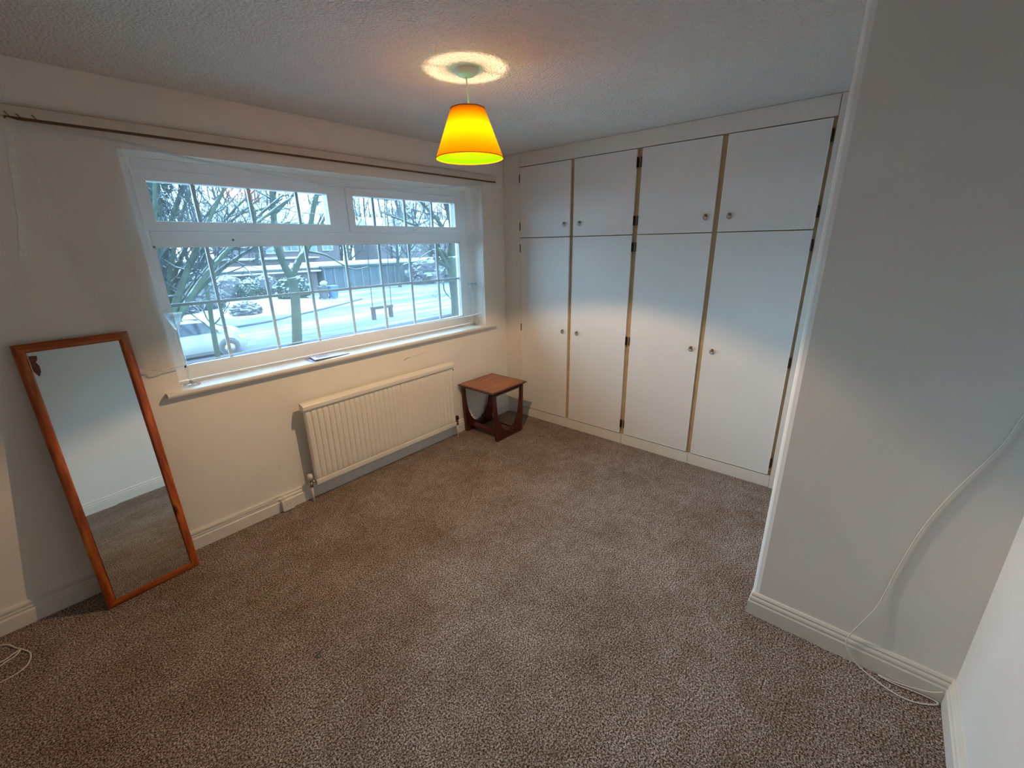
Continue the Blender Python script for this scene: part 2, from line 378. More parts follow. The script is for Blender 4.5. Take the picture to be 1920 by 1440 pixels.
# glazing bead of the fixed light
b = MB(); g = .012
b.box(lx0, lx0 + g, YF + .008, YF + .03, lz0, lz1); b.box(lx1 - g, lx1, YF + .008, YF + .03, lz0, lz1); b.box(lx0, lx1, YF + .008, YF + .03, lz0, lz0 + g); b.box(lx0, lx1, YF + .008, YF + .03, lz1 - g, lz1)
P_(b, 'glazing_bead', 'upvc')
P_(box(lx0, lx1, YF + .028, YF + .032, lz0, lz1), 'pane', 'pane')
P_(box(lx0, lx1, YF + .050, YF + .054, lz0, lz1), 'pane', 'pane')
bw = .009
for x in (-2.332, -2.042, -1.760, -1.478, -1.193, -.914, -.626): P_(box(x - bw, x + bw, YF + .033, YF + .047, lz0, lz1), 'glazing_bar', 'bar', bevel=.002)
P_(box(lx0, lx1, YF + .034, YF + .046, 1.360, 1.378), 'glazing_bar', 'bar', bevel=.002)
for (sx0, sx1, gx0, gx1, bars, hx) in ((-2.602, -1.504, -2.546, -1.583, (-2.337, -2.054, -1.769), -2.065), (-1.441, -.345, -1.391, -.427, (-1.209, -.927, -.652), -.868)):
    z0, z1, gz0, gz1 = 1.763, 2.060, 1.812, 2.006
    s = MB(); yf = YF - .010
    s.box(sx0, gx0, yf, YF + .06, z0, z1); s.box(gx1, sx1, yf, YF + .06, z0, z1); s.box(gx0, gx1, yf, YF + .06, z0, gz0); s.box(gx0, gx1, yf, YF + .06, gz1, z1)
    sa = P_(s, 'sash', 'upvc', bevel=.002)
    box(gx0, gx1, YF + .022, YF + .026, gz0, gz1).build('pane', 'pane', sa); box(gx0, gx1, YF + .044, YF + .048, gz0, gz1).build('pane', 'pane', sa)
    for x in bars: box(x - bw, x + bw, YF + .027, YF + .043, gz0, gz1).build('glazing_bar', 'bar', sa, bevel=.002)
    hb = MB(); hb.box(hx - .022, hx + .022, yf - .010, yf, 1.768, 1.786); hb.tube([(hx + .01, yf - .012, 1.777), (hx + .01, yf - .028, 1.777)], .007, 10)
    hb.tube([(hx + .012, yf - .024, 1.777), (hx - .055, yf - .030, 1.770), (hx - .105, yf - .026, 1.768)], [.007, .006, .005], 8)
    hb.build('sash_handle', 'upvc', sa, smooth=False)
    MB().tube([(hx + .01, yf - .0285, 1.777), (hx + .01, yf - .0295, 1.777)], .004, 10).build('handle_screw', 'dark_metal', sa)
MB().tube([(-2.20, YF, 1.716), (-2.20, YF - .006, 1.716)], .006, 10).build('screw_cap', 'bin_dark', win)
# sill
sl = MB(); prof = [(YF, WZ0), (YF, WZ0 - .027), (-.030, WZ0 - .027), (-.038, WZ0 - .022), (-.041, WZ0 - .013), (-.038, WZ0 - .004), (-.030, WZ0)]
sl.prism(prof, lambda p, x: (x, p[0], p[1]), WX0, WX1)
sl.prism([(0, WZ0)] + [(0, WZ0 - .027)] + prof[2:], lambda p, x: (x, p[0], p[1]), -2.735, WX0); sl.prism([(0, WZ0)] + [(0, WZ0 - .027)] + prof[2:], lambda p, x: (x, p[0], p[1]), WX1, -.19)
o = sl.build('window_sill', 'gloss', win)

# ------------------------------------------------------------------ fitted wardrobe
wr = thing('fitted_wardrobe', (0, -1.3, 0), 'white fitted wardrobe with four tall doors and four upper doors along the right-hand wall', 'wardrobe')
FX = .020
c0 = MB(); c0.box(FX + .012, .58, -2.58, -.02, .02, .03); c0.box(.57, .585, -2.58, -.02, .02, 2.38)
c0.build('carcass_back', 'frame_white', wr)
box(0, .05, -.194, -.001, .0, H - .002).build('filler_panel', 'frame_white', wr, bevel=.0015)
box(0, .03, -2.421, -.196, 2.292, H - .002).build('top_rail', 'frame_white', wr, bevel=.0015)
box(0, .03, -2.583, -2.424, .0, H - .002).build('end_stile', 'frame_white', wr, bevel=.0015)
box(FX + .004, FX + .02, -2.424, -.195, 1.69, 1.735).build('middle_rail', 'old_cream', wr)
box(FX + .004, FX + .02, -2.424, -.195, 2.27, 2.30).build('head_rail', 'old_cream', wr)
for y in (-.734, -1.294, -1.857, -2.420): box(FX, FX + .02, y - .030, y + .030, .09, 2.295).build('stile', 'old_cream', wr)
for a, b_ in ((-.196, -1.289), (-1.291, -1.856), (-1.858, -2.422)): box(.003, .022, b_, a, 0, .088).build('plinth', 'frame_white', wr, bevel=.0015)
for z in (2.08, 1.915): MB().box(-.001, .0, -2.478, -2.462, z - .012, z + .012).build('catch_plate', 'dark_metal', wr)
DY = [(-.199, -.716, 1), (-.754, -1.272, -1), (-1.315, -1.839, 1), (-1.876, -2.405, -1)]   # last: hinge side, +1 = left edge
def ring_pull(y, z, par, m_):
    mb = MB()
    for k in range(5):
        pass
    mb.lathe([(0, 0)], (0, 0, 0), 3) if False else None
    c_ = Vector((-.004, y, z)); n = 14
    prof = [(.0095, 0), (.0095, .003), (.006, .005), (.0055, .010), (.0085, .014), (.0088, .019), (.006, .023), (0.0005, .0245)]
    vs = [(-.001 - d, y + r * math.cos(2 * math.pi * j / n), z + r * math.sin(2 * math.pi * j / n)) for r, d in prof for j in range(n)]
    mb.add(vs, [(i * n + j, i * n + (j + 1) % n, (i + 1) * n + (j + 1) % n, (i + 1) * n + j) for i in range(len(prof) - 1) for j in range(n)])
    rr = .0135; N = 22
    mb.tube([(-.010 - .004 * math.sin(t), y + rr * math.cos(t), z - .013 + rr * math.sin(t)) for t in [2 * math.pi * i / N for i in range(N + 1)]], .0021, 6)
    return mb.build('ring_pull', m_, par, smooth=True)
for i, (ya, yb, hs) in enumerate(DY):
    for (z0, z1, zh, hz, up) in ((.098, 1.7075, .923, (.185, .905, 1.625), 0), (1.7165, 2.284, 1.82, (1.81, 2.20), 1)):
        d = box(-.001, .017, yb, ya, z0, z1).build('door', 'door', wr, bevel=.0012)
        e = MB(); t = .0035
        e.box(-.0022, .016, yb - .0008, yb + t, z0, z1); e.box(-.0022, .016, ya - t, ya + .0008, z0, z1); e.box(-.0022, .016, yb, ya, z0 - .0008, z0 + t); e.box(-.0022, .016, yb, ya, z1 - t, z1 + .0008)
        e.build('edge_lipping', 'door_edge', d)
        hy = ya - .048 if hs < 0 and False else (yb + .048 if hs > 0 else ya - .062)
        ring_pull(hy, zh, d, 'steel' if i < 2 else 'brass')
        for z in hz:
            yy = (ya + .006) if hs > 0 else (yb - .006)
            hb = MB(); hb.box(-.001, .014, yy - .006, yy + .006, z - .032, z + .032); hb.tube([(-.003, yy, z - .034), (-.003, yy, z + .034)], .004, 8)
            hb.build('hinge', 'dark_metal', d)

# ------------------------------------------------------------------ radiator
rd = thing('radiator', (-1.45, -.08, .1), 'long white ribbed panel radiator under the window', 'radiator')
rx0, rx1, rz0, rz1 = -2.092, -.812, .128, .712
n = 33
def rf(u, v):
    x = rx0 + u * (rx1 - rx0); z = rz0 + .034 + v * (rz1 - .05 - rz0 - .034)
    ph = (u * n) % 1; prof = min(1, max(0, (abs(ph - .5) * 2 - .62) / .3)); e = min(1, min(v, 1 - v) / .035)
    hgt = (1 - prof) * (e ** .5)
    return (x, -.089 - .010 * hgt, z)
rp = MB().grid(rf, n * 10, 1)
rp = MB()
vv = [0, .006, .018, .035, .1, .5, .9, .965, .982, .994, 1]
vs = [rf(i / (n * 10), q) for q in vv for i in range(n * 10 + 1)]; k = n * 10 + 1
rp.add(vs, [(j * k + i, j * k + i + 1, (j + 1) * k + i + 1, (j + 1) * k + i) for j in range(len(vv) - 1) for i in range(k - 1)])
rp.build('ribbed_panel', 'radiator', rd, smooth=True)
box(rx0, rx1, -.089, -.070, rz0, rz1 - .02).build('panel_body', 'radiator', rd, bevel=.003)
box(rx0, rx1, -.101, -.088, rz0, rz0 + .034).build('bottom_rail', 'radiator', rd, bevel=.004)
tcap = MB(); tcap.prism([(-.104, .664), (-.108, .672), (-.108, .694), (-.102, .703), (-.092, .706), (-.088, .703), (-.084, .708), (-.060, .712), (-.050, .708), (-.048, .664), (-.07, .660)], lambda p, x: (x, p[0], p[1]), rx0 - .010, rx1 + .004)
tcap.build('top_cap', 'radiator', rd, bevel=.0015)
for x in (-1.9, -1.0): box(x - .02, x + .02, -.07, -.001, .2, .62).build('wall_bracket', 'radiator', rd)
for sx, px in ((-1, -2.118), (1, -.776)):
    v = MB(); v.tube([(px, -.066, .115), (px, -.066, .150)], .0125, 12); v.tube([(px, -.066, .150), (px, -.066, .175)], .009, 12)
    v.tube([(px, -.066, .150), (rx0 + .002 if sx < 0 else rx1 - .002, -.080, .150)], .009, 12); vo_ = v.build('valve', 'brass' if sx > 0 else 'chrome', rd, smooth=True)
    hd = MB().lathe([(.0001, .035), (.013, .034), (.017, .026), (.018, .004), (.012, 0), (.0001, 0)], (px, -.066, .173 if sx < 0 else .165), 14)
    hd.build('valve_cap', 'plastic' if sx < 0 else 'dark_metal', rd, smooth=True)
    MB().tube([(px, -.066, .118), (px, -.066, -.001)], .0075, 10).build('pipe', 'cable', rd, smooth=True)
MB().tube([(rx1 - .002, -.080, .64), (rx1 + .014, -.080, .64)], .008, 10).build('bleed_plug', 'brass', rd)

# ------------------------------------------------------------------ side table
tb = thing('side_table', (-.475, -.235, 0), 'small dark teak side table with curved U-shaped ends in the corner', 'table')
tx0, tx1, ty0, ty1 = -.705, -.245, -.455, -.018
tt = MB(); tt.add([(tx0, ty0, .462), (tx1, ty0, .462), (tx1, ty1, .462), (tx0, ty1, .462), (tx0 + .004, ty0 + .004, .468), (tx1 - .004, ty0 + .004, .468), (tx1 - .004, ty1 - .004, .468), (tx0 + .004, ty1 - .004, .468),
    (tx0 + .03, ty0 + .03, .440), (tx1 - .03, ty0 + .03, .440), (tx1 - .03, ty1 - .03, .440), (tx0 + .03, ty1 - .03, .440)],
    [(0, 1, 5, 4), (1, 2, 6, 5), (2, 3, 7, 6), (3, 0, 4, 7), (4, 5, 6, 7), (8, 9, 1, 0), (9, 10, 2, 1), (10, 11, 3, 2), (11, 8, 0, 3), (8, 11, 10, 9)])
top = tt.build('table_top', 'mahogany', tb)
lab(box(tx0 + .020, tx1 - .020, ty0 + .020, ty1 - .020, .466, .4695).build('veneer_panel', 'teak', top), 'orange-brown veneer panel')
def uframe(y0, y1):
    cx = -.475
    inner = [(.170, .441), (.167, .36), (.158, .28), (.140, .20), (.114, .14), (.080, .095), (.042, .070), (0, .062)]
    outer = [(.194, .441), (.190, .30), (.183, .15), (.176, .06), (.172, 0)]
    mb = MB()
    for s in (-1, 1):
        # strip between inner and outer curves, sampled on z
        N = 22; pts = []
        def interp(c_, z):
            for a, b_ in zip(c_, c_[1:]):
                if b_[1] <= z <= a[1]: t = (z - b_[1]) / (a[1] - b_[1]); return b_[0] + (a[0] - b_[0]) * t
            return 0
        zs = [.441 - (.441 - .062) * (i / N) ** .7 for i in range(N + 1)]
        ci = [(interp(spl, z), z) for z in zs] if False else [(interp(inner, max(.062, z)), z) for z in zs]
        poly_i = [(cx + s * a, z) for a, z in ci]; poly_o = [(cx + s * interp(outer, z), z) for z in zs]
        vs = []
        for y in (y0, y1):
            vs += [(p[0], y, p[1]) for p in poly_i] + [(p[0], y, p[1]) for p in poly_o]
        k = N + 1; fs = []
        for i in range(N):
            fs += [(i, i + 1, k + i + 1, k + i), (2 * k + i, 2 * k + k + i, 2 * k + k + i + 1, 2 * k + i + 1), (i, 2 * k + i, 2 * k + i + 1, i + 1), (k + i, k + i + 1, 3 * k + i + 1, 3 * k + i)]
        fs += [(0, k, 3 * k, 2 * k)]
        mb.add(vs, fs)
    mb.prism([(cx - .1765, .062), (cx + .1765, .062), (cx + .172, 0), (cx - .172, 0)], lambda p, y: (p[0], y, p[1]), y0, y1)
    o = mb.build('end_frame', 'mahogany', tb); smooth_by_angle(o, 35)
uframe(-.436, -.408); uframe(-.058, -.030)
for x in (-.575, -.375): box(x - .032, x + .032, -.408, -.058, .050, .064).build('stretcher', 'mahogany', tb, bevel=.002)
for y in (-.422, -.044): box(-.64, -.31, y - .010, y + .010, .425, .441).build('top_rail', 'mahogany', tb)

# ------------------------------------------------------------------ leaning mirror
MT, MY = math.radians(7.0), math.radians(3.2)
mr_ = thing('leaning_mirror', (-3.018, -.172, 0), 'tall pine-framed mirror leaning against the wall left of the window', 'mirror')
Wm, Hm = .386, 1.303
ax = Vector((math.cos(MY), math.sin(MY), 0)); upv = Vector((-math.sin(MY) * math.sin(MT), math.cos(MY) * math.sin(MT), math.cos(MT))); nm = ax.cross(upv)  # nm points to the room (-y)
O = Vector((-3.0175, -.176, .0))
# roll about the normal: the frame stands very slightly out of plumb
def mp(u, v, d): return O + ax * (u + v * .0135) + upv * v + nm * d
prof = [(0, .0), (0, .014), (.006, .020), (.020, .024), (.032, .022), (.038, .012), (.040, .004), (.040, 0)]   # across (from the outside in), height
def side(p0, p1, q0, q1, nme, m_):
    mb = MB(); k = len(prof); W0 = .040
    vs = []
    for (a, b_) in ((p0, q0), (p1, q1)):
        for w_, h_ in prof:
            t = w_ / W0; vs.append(mp(a[0] + (b_[0] - a[0]) * t, a[1] + (b_[1] - a[1]) * t, h_))
    mb.add(vs, [(i, (i + 1) % k, k + (i + 1) % k, k + i) for i in range(k)] + [tuple(range(k - 1, -1, -1)), tuple(range(k, 2 * k))])
    return mb.build(nme, m_, mr_)
hw = Wm / 2; w0 = .040
oc = [(-hw, 0), (hw, 0), (hw, Hm), (-hw, Hm)]; ic = [(-hw + w0, w0), (hw - w0, w0), (hw - w0, Hm - w0), (-hw + w0, Hm - w0)]
for i, nme in enumerate(('frame_rail', 'frame_upright', 'frame_rail', 'frame_upright')):
    j = (i + 1) % 4; smooth_by_angle(side(oc[i], oc[j], ic[i], ic[j], nme, 'pine_h' if i % 2 == 0 else 'pine_v'), 30)
gl = MB(); g0, g1 = .036, .036
gl.add([mp(-hw + g0, g0, .022), mp(hw - g0, g0, .014), mp(hw - g0, Hm - g0, .002), mp(-hw + g0, Hm - g0, .009), mp(-hw + g0, g0, .002), mp(hw - g0, g0, .002), mp(hw - g0, Hm - g0, .002), mp(-hw + g0, Hm - g0, .002)],
       [(0, 1, 2, 3), (7, 6, 5, 4), (0, 4, 5, 1), (1, 5, 6, 2), (2, 6, 7, 3), (3, 7, 4, 0)])
gl.build('mirror_glass', 'mirror', mr_)
bk = MB(); bk.add([mp(a, b_, d) for d in (.0015, -.003) for a, b_ in oc], [(0, 1, 2, 3), (7, 6, 5, 4), (0, 4, 5, 1), (1, 5, 6, 2), (2, 6, 7, 3), (3, 7, 4, 0)]); bk.build('back_board', 'mahogany', mr_)
dm = MB(); tl = [(.0, 0), (.026, -.004), (.024, -.02), (.017, -.03), (.024, -.05), (.022, -.075), (.012, -.095), (.0, -.1)]
dm.add([mp(-hw + w0 + a, Hm - w0 + b_ - .012, .0098) for a, b_ in tl], [tuple(range(len(tl)))])
lab(dm.build('worn_silvering', 'mirror_back', mr_), 'dark worn patch at the top left corner of the glass')

# ------------------------------------------------------------------ pendant lamp
LX, LY = -1.594, -1.202
lp = thing('pendant_lamp', (LX, LY, H), 'yellow tapered fabric pendant lampshade hanging lit from the ceiling', 'lamp')
MB().lathe([(.0001, -.030), (.012, -.030), (.030, -.026), (.040, -.022), (.044, -.016), (.048, 0)], (LX, LY, H), 32).build('ceiling_rose', 'plastic', lp, smooth=True)
MB().tube(spline([(LX, LY, H - .028), (LX + .001, LY - .001, H - .075), (LX + .003, LY - .003, H - .12), (LX + .001, LY - .001, 2.235)], 6), .0032, 8).build('cord', 'plastic', lp, smooth=True)
MB().lathe([(.0035, .065), (.008, .060), (.012, .045), (.019, .03), (.020, 0), (.017, -.012), (.0001, -.012)], (LX, LY, 2.195), 20).build('lamp_holder', 'plastic', lp, smooth=True)
ZB, ZT, RB, RT = 2.046, 2.247, .156, .077
sh = MB().lathe([(RB, ZB - 2.0), (RT, ZT - 2.0)], (LX, LY, 2.0), 64).build('lampshade', 'shade', lp, smooth=True)
lab(sh, 'amber yellow fabric shade')
ln = MB().lathe([(RB - .0018, ZB - 2.0 + .0005), (RT - .0018, ZT - 2.0 - .0005)], (LX, LY, 2.0), 64).build('shade_glow_layer', 'glow_layer', sh, smooth=True)  # added inner layer; the lit shade's lime glow is in its colour
lab(ln, 'inner layer coloured with the lime glow of the lit shade')
for r, z in ((RB, ZB), (RT, ZT)):
    MB().tube([(LX + r * math.cos(2 * math.pi * i / 48), LY + r * math.sin(2 * math.pi * i / 48), z) for i in range(49)], .0022, 6, False).build('rim', 'shade', sh, smooth=True)
sp = MB(); a0 = math.radians(152)
for a in (a0, a0 + math.pi): sp.tube([(LX + .02 * math.cos(a), LY + .02 * math.sin(a), 2.212), (LX + RT * math.cos(a), LY + RT * math.sin(a), 2.244)], .0028, 6)
sp.lathe([(.020, .002), (.026, .002), (.026, -.002), (.020, -.002)], (LX, LY, 2.212), 24, True)
sp.build('shade_fitter', 'plastic', lp)
MB().lathe([(.0001, -.034), (.010, -.0325), (.020, -.027), (.028, -.016), (.030, -.004), (.028, .010), (.020, .026), (.014, .036), (.013, .046)], (LX, LY, 2.137), 24).build('bulb', 'bulb', lp, smooth=True)
pt = bpy.data.lights.new('bulb_light', 'POINT'); pt.energy = LAMP_POWER; pt.color = LAMP_COL; pt.shadow_soft_size = .010
pt.use_nodes = True; ln_ = pt.node_tree; em_ = ln_.nodes['Emission']   # base-up bulb: the socket end gives off less light
tc_ = ln_.nodes.new('ShaderNodeTexCoord'); sx_ = ln_.nodes.new('ShaderNodeSeparateXYZ'); mr2 = ln_.nodes.new('ShaderNodeMapRange')
ln_.links.new(tc_.outputs['Normal'], sx_.inputs[0]); ln_.links.new(sx_.outputs[2], mr2.inputs[0])
mr2.inputs[1].default_value = .2; mr2.inputs[2].default_value = .8; mr2.inputs[3].default_value = 1; mr2.inputs[4].default_value = .10
ln_.links.new(mr2.outputs[0], em_.inputs[1])
pto = bpy.data.objects.new('bulb_light', pt); COL.objects.link(pto); pto.parent = lp; pto.location = (0, 0, 2.140 - H)

# ------------------------------------------------------------------ curtain rail and net
rl = thing('curtain_rail', (-1.55, -.01, 2.195), 'long painted wooden curtain batten with a painted dark shadow line along its lower edge above the window', 'curtain rail')
box(-3.02, -.118, -.026, 0, 2.183, 2.222).build('batten', 'rail', rl, bevel=.002)
box(-2.99, -.121, -.021, -.003, 2.1745, 2.184).build('lower_shadow_line', 'rail_shadow', rl)  # strip coloured as the shadow line below the batten
box(-2.98, -.45, -.027, -.001, 2.2215, 2.2245).build('upper_shadow_line', 'old_cream', rl)  # thin strip painting the brown shadow line along the batten top
for i, x in enumerate((-2.985, -2.955, -2.91)): MB().tube([(x, -.027, 2.196 - .004 * (i % 2)), (x + .004, -.032, 2.188), (x + .010, -.03, 2.182)], .0025, 5).build('hook', 'brass', rl)

TOP = [(-2.985, 2.172), (-2.90, 2.150), (-2.80, 2.146), (-2.66, 2.139), (-2.53, 2.118), (-2.407, 2.100), (-2.1, 2.066), (-1.81, 2.036), (-1.55, 2.026), (-1.375, 2.029), (-1.1, 2.050), (-.8, 2.083), (-.5, 2.118), (-.316, 2.147)]
BOT = [(-2.815, 1.112), (-2.77, 1.088), (-2.72, 1.075), (-2.66, 1.080), (-2.5, 1.092), (-2.3, 1.100), (-2.0, 1.098), (-1.7, 1.090), (-1.4, 1.082), (-1.1, 1.072), (-.85, 1.066), (-.65, 1.066), (-.5, 1.068), (-.37, 1.072)]
def lerp(tab, u):
    t = u * (len(tab) - 1); i = min(int(t), len(tab) - 2); t -= i; return tab[i][0] + (tab[i + 1][0] - tab[i][0]) * t, tab[i][1] + (tab[i + 1][1] - tab[i][1]) * t
def netp(u, v, off=0):
    a = lerp(TOP, u); b_ = lerp(BOT, u)
    x = a[0] + (b_[0] - a[0]) * v; z = a[1] + (b_[1] - a[1]) * v
    bow = math.sin(math.pi * v)
    if u > .9: x += .028 * bow * (u - .9) / .1
    x -= .03 * bow * max(0, .12 - u) / .12
    amp = .003 + .006 * max(0, .22 - u) / .22
    y = -.032 - off + amp * math.sin(u * 62 + 3 * v) * (.3 + .7 * v) + .005 * math.sin(u * 23 - 4 * v)
    return (x, y, z)
nc = thing('net_curtain', (-1.6, -.03, 2.1), 'sheer white net curtain hung slackly across the whole window', 'curtain')
MB().grid(lambda u, v: netp(u, v), 150, 40).build('net_sheet', 'net', nc, smooth=True)
MB().tube([Vector(netp(i / 90, 0)) + Vector((0, 0, .0)) for i in range(91)], .0055, 6).build('top_hem', 'net_hem', nc, smooth=True)
MB().tube([Vector(netp(i / 90, 1)) for i in range(91)], .0032, 6).build('bottom_hem', 'net_hem', nc, smooth=True)
MB().tube([Vector(netp(1, i / 30)) for i in range(31)], .0030, 6).build('side_hem', 'net_hem', nc, smooth=True)
def foldp(u, v):
    x0 = -2.975 + .32 * u; x1 = -2.812 + .17 * u; z0 = 2.168 - .03 * u; z1 = 1.112 - .035 * math.sin(math.pi * min(1, u * 1.4)) 
    x = x0 + (x1 - x0) * v ** .8 - .03 * math.sin(math.pi * v) * (1 - u); z = z0 + (z1 - z0) * v
    return (x, -.045 + .007 * math.sin(u * 17 + 2 * v) * (.2 + .8 * v), z)
MB().grid(foldp, 50, 30).build('gathered_fold', 'net_fold', nc, smooth=True)

# ------------------------------------------------------------------ glasses and leaflet on the sill
def martini(x, y, h, rim, foot, label):
    g = thing('stemmed_glass', (x, y, WZ0), label, 'glass')
    MB().lathe([(.0001, .0), (foot, .0), (foot, .0015), (foot * .5, .004), (.010, .010), (.005, .022), (.0001, .022)], (x, y, WZ0 + .0005), 32).build('foot', 'glass', g, smooth=True)
    MB().lathe([(.0055, .020), (.0045, h * .3), (.0045, h * .62), (.0065, h * .78)], (x, y, WZ0), 20).build('stem', 'glass', g, smooth=True)
    MB().lathe([(.004, h * .78), (.012, h * .805), (rim * .7, h * .91), (rim, h), (rim - .0015, h), (rim * .7 - .002, h * .912), (.010, h * .812), (.0001, h * .80)], (x, y, WZ0), 36).build('bowl', 'glass', g, smooth=True)
    return g
martini(-2.600, .075, .40, .040, .044, 'tall clear long-stemmed cocktail glass at the left end of the sill')
martini(-.343, .10, .385, .040, .042, 'tall clear long-stemmed cocktail glass at the right end of the sill')
lf = thing('leaflet', (-1.81, .06, WZ0), 'white folded leaflet lying on the windowsill above the radiator', 'leaflet')
q = [(-1.955, -.012), (-1.672, .010), (-1.655, .150), (-1.940, .128)]
MB().prism(q, lambda p, z: (p[0], p[1], z), WZ0 + .0005, WZ0 + .002).build('back_page', 'print', lf)
q2 = [(-1.930, -.006), (-1.676, .014), (-1.657, .148), (-1.905, .130)]
MB().prism(q2, lambda p, z: (p[0], p[1], z + (p[0] + 1.68) * -.03), WZ0 + .003, WZ0 + .0045).build('front_page', 'paper', lf)
pb = MB()
for k in range(5):
    t0, t1 = .30 + k * .09, .34 + k * .09
    def at(s_, t): return (-1.925 + .22 * s_ + .02 * t, .0 + .015 * s_ + .12 * t)
    pb.prism([at(.12, t0), at(.55 - .05 * (k % 2), t0), at(.55 - .05 * (k % 2), t1), at(.12, t1)], lambda p, z: (p[0], p[1], z + (p[0] + 1.68) * -.03), WZ0 + .0045, WZ0 + .0049)
pb.build('printed_lines', 'print', lf)

# ------------------------------------------------------------------ socket and cables
sk = thing('socket_box', (-2.275, -.018, .01), 'small white phone socket box on the skirting left of the radiator', 'socket')
box(-2.312, -2.238, -.046, -.018, .006, .082).build('cover', 'plastic', sk, bevel=.003)
for x in (-2.285, -2.263): MB().tube([(x, -.0455, .05), (x, -.0468, .05)], .003, 8).build('screw', 'chrome', sk)
c1 = MB().tube(spline([(-4.2, -.021, .112), (-3.53, -.0205, .110), (-2.94, -.0205, .112), (-2.55, -.0205, .106), (-2.40, -.022, .104), (-2.34, -.028, .120), (-2.305, -.034, .117), (-2.287, -.036, .080)], 8), .0028, 6).build('skirting_cable', 'cable', smooth=True)
tag(c1, 'thin white cable running along the top of the window-wall skirting into the socket box', 'cable')
c2 = MB().tube(spline([(-1.2545, -3.258, 1.62), (-1.2545, -3.235, 1.35), (-1.2545, -3.185, 1.144), (-1.2545, -3.160, 1.023), (-1.2545, -3.095, .835), (-1.2545, -3.051, .665), (-1.2545, -3.024, .483), (-1.256, -3.011, .368), (-1.262, -2.996, .28), (-1.270, -2.95, .135), (-1.277, -2.944, .085), (-1.285, -2.97, .035), (-1.295, -3.02, .006),
    (-1.33, -3.10, .005), (-1.33, -3.16, .005), (-1.30, -3.215, .005), (-1.277, -3.232, .006), (-1.275, -3.18, .006), (-1.285, -3.11, .006), (-1.278, -3.06, .006), (-1.274, -3.12, .007), (-1.273, -3.20, .03), (-1.275, -3.236, .06)], 8), .0028, 6).build('wall_cable', 'cable', smooth=True)
tag(c2, 'white cable hanging down the projecting right wall and curling on the carpet at the corner', 'cable')
c3 = MB().tube(spline([(-4.0, .0 - .12, .005), (-3.7, -.08, .005), (-3.559, -.093, .005), (-3.513, -.165, .005), (-3.494, -.201, .005), (-3.474, -.25, .005), (-3.479, -.307, .005), (-3.504, -.342, .005), (-3.563, -.353, .005), (-3.75, -.36, .005), (-3.80, -.30, .005), (-3.70, -.25, .008), (-3.561, -.222, .008), (-3.53, -.21, .008), (-3.500, -.198, .009), (-3.52, -.222, .005), (-3.56, -.24, .005), (-3.9, -.4, .005)], 8), .0026, 6).build('floor_cable', 'cable', smooth=True)
tag(c3, 'loose loop of thin white cable on the carpet left of the mirror', 'cable')

# ================================================================== outside
GZ = -2.5
road = box(-60, 110, 16.6, 110, GZ - .3, GZ).build('road', 'road'); struct(road, 'snow-covered road with tyre tracks', 'road')
def verge(u, v): 
    x = -30 + 75 * u; y = 1 + 15.6 * v
    return (x, y, GZ + .10 + .02 * mnoise.noise(Vector((x, y, 0))) - (.1 if v >= .999 else 0))
struct(MB().grid(verge, 80, 20).build('verge', 'snow'), 'snow-covered grass verge nearest the window', 'ground')
def slab(name, poly, z0, z1, m_, label):
    return struct(MB().prism(poly, lambda p, z: (p[0], p[1], z), z0, z1).build(name, m_), label, 'ground')
slab('garden_ground', [(-30, 28.5), (5.5, 28.3), (9.5, 26.2), (13.2, 28.8), (13.8, 33.5), (12.5, 39.5), (8, 41), (-30, 41)], GZ - .05, GZ + .08, 'snow', 'snow-covered front garden across the road')

struct(MB().tube(spline([(-30, 16.72, GZ + .07), (2, 16.72, GZ + .07), (6.3, 16.72, GZ + .07), (12, 17.0, GZ + .05), (17.5, 17.8, GZ + .05), (30, 20.5, GZ + .05)], 6), .13, 6).build('near_kerb_shadow', 'kerb'), 'near kerb coloured dark for the shadow along the snowy verge', 'kerb')  # kerb strip carries the gutter's shadow in its dark colour
struct(MB().tube(spline([(-10, 23.6, GZ + .04), (4.6, 24.3, GZ + .04), (9, 26.0, GZ + .04), (12.5, 27.8, GZ + .04), (16.2, 30.2, GZ + .04)], 6), .075, 6).build('far_kerb', 'kerb'), 'dark kerb line on the far side of the road', 'kerb')
def grow(mb, p, d, L, r, depth, sides, kids=4, wob=.22, up=.12, out_=None):
    n = 4; pts = [Vector(p)]; rs = [r]; dd = Vector(d).normalized()
    for i in range(n):
        dd = (dd + Vector((random.gauss(0, wob), random.gauss(0, wob), random.gauss(0, wob) + up))).normalized()
        pts.append(pts[-1] + dd * L / n); rs.append(r * (1 - .62 * (i + 1) / n))
    mb.tube(pts, rs, sides, False)
    if depth <= 0: return
    for k in range(kids):
        t = random.uniform(.3, 1); i = min(int(t * n), n - 1); q = pts[i].lerp(pts[i + 1], t * n - i)
        base = (pts[i + 1] - pts[i]).normalized(); side = base.orthogonal().normalized(); side.rotate(Matrix.Rotation(random.uniform(0, 6.28), 3, base))
        nd_ = (base + side * random.uniform(.5, 1.0)).normalized()
        grow(mb, q, nd_, L * random.uniform(.45, .7), rs[i] * .55, depth - 1, max(3, sides - 1), kids, wob, up)
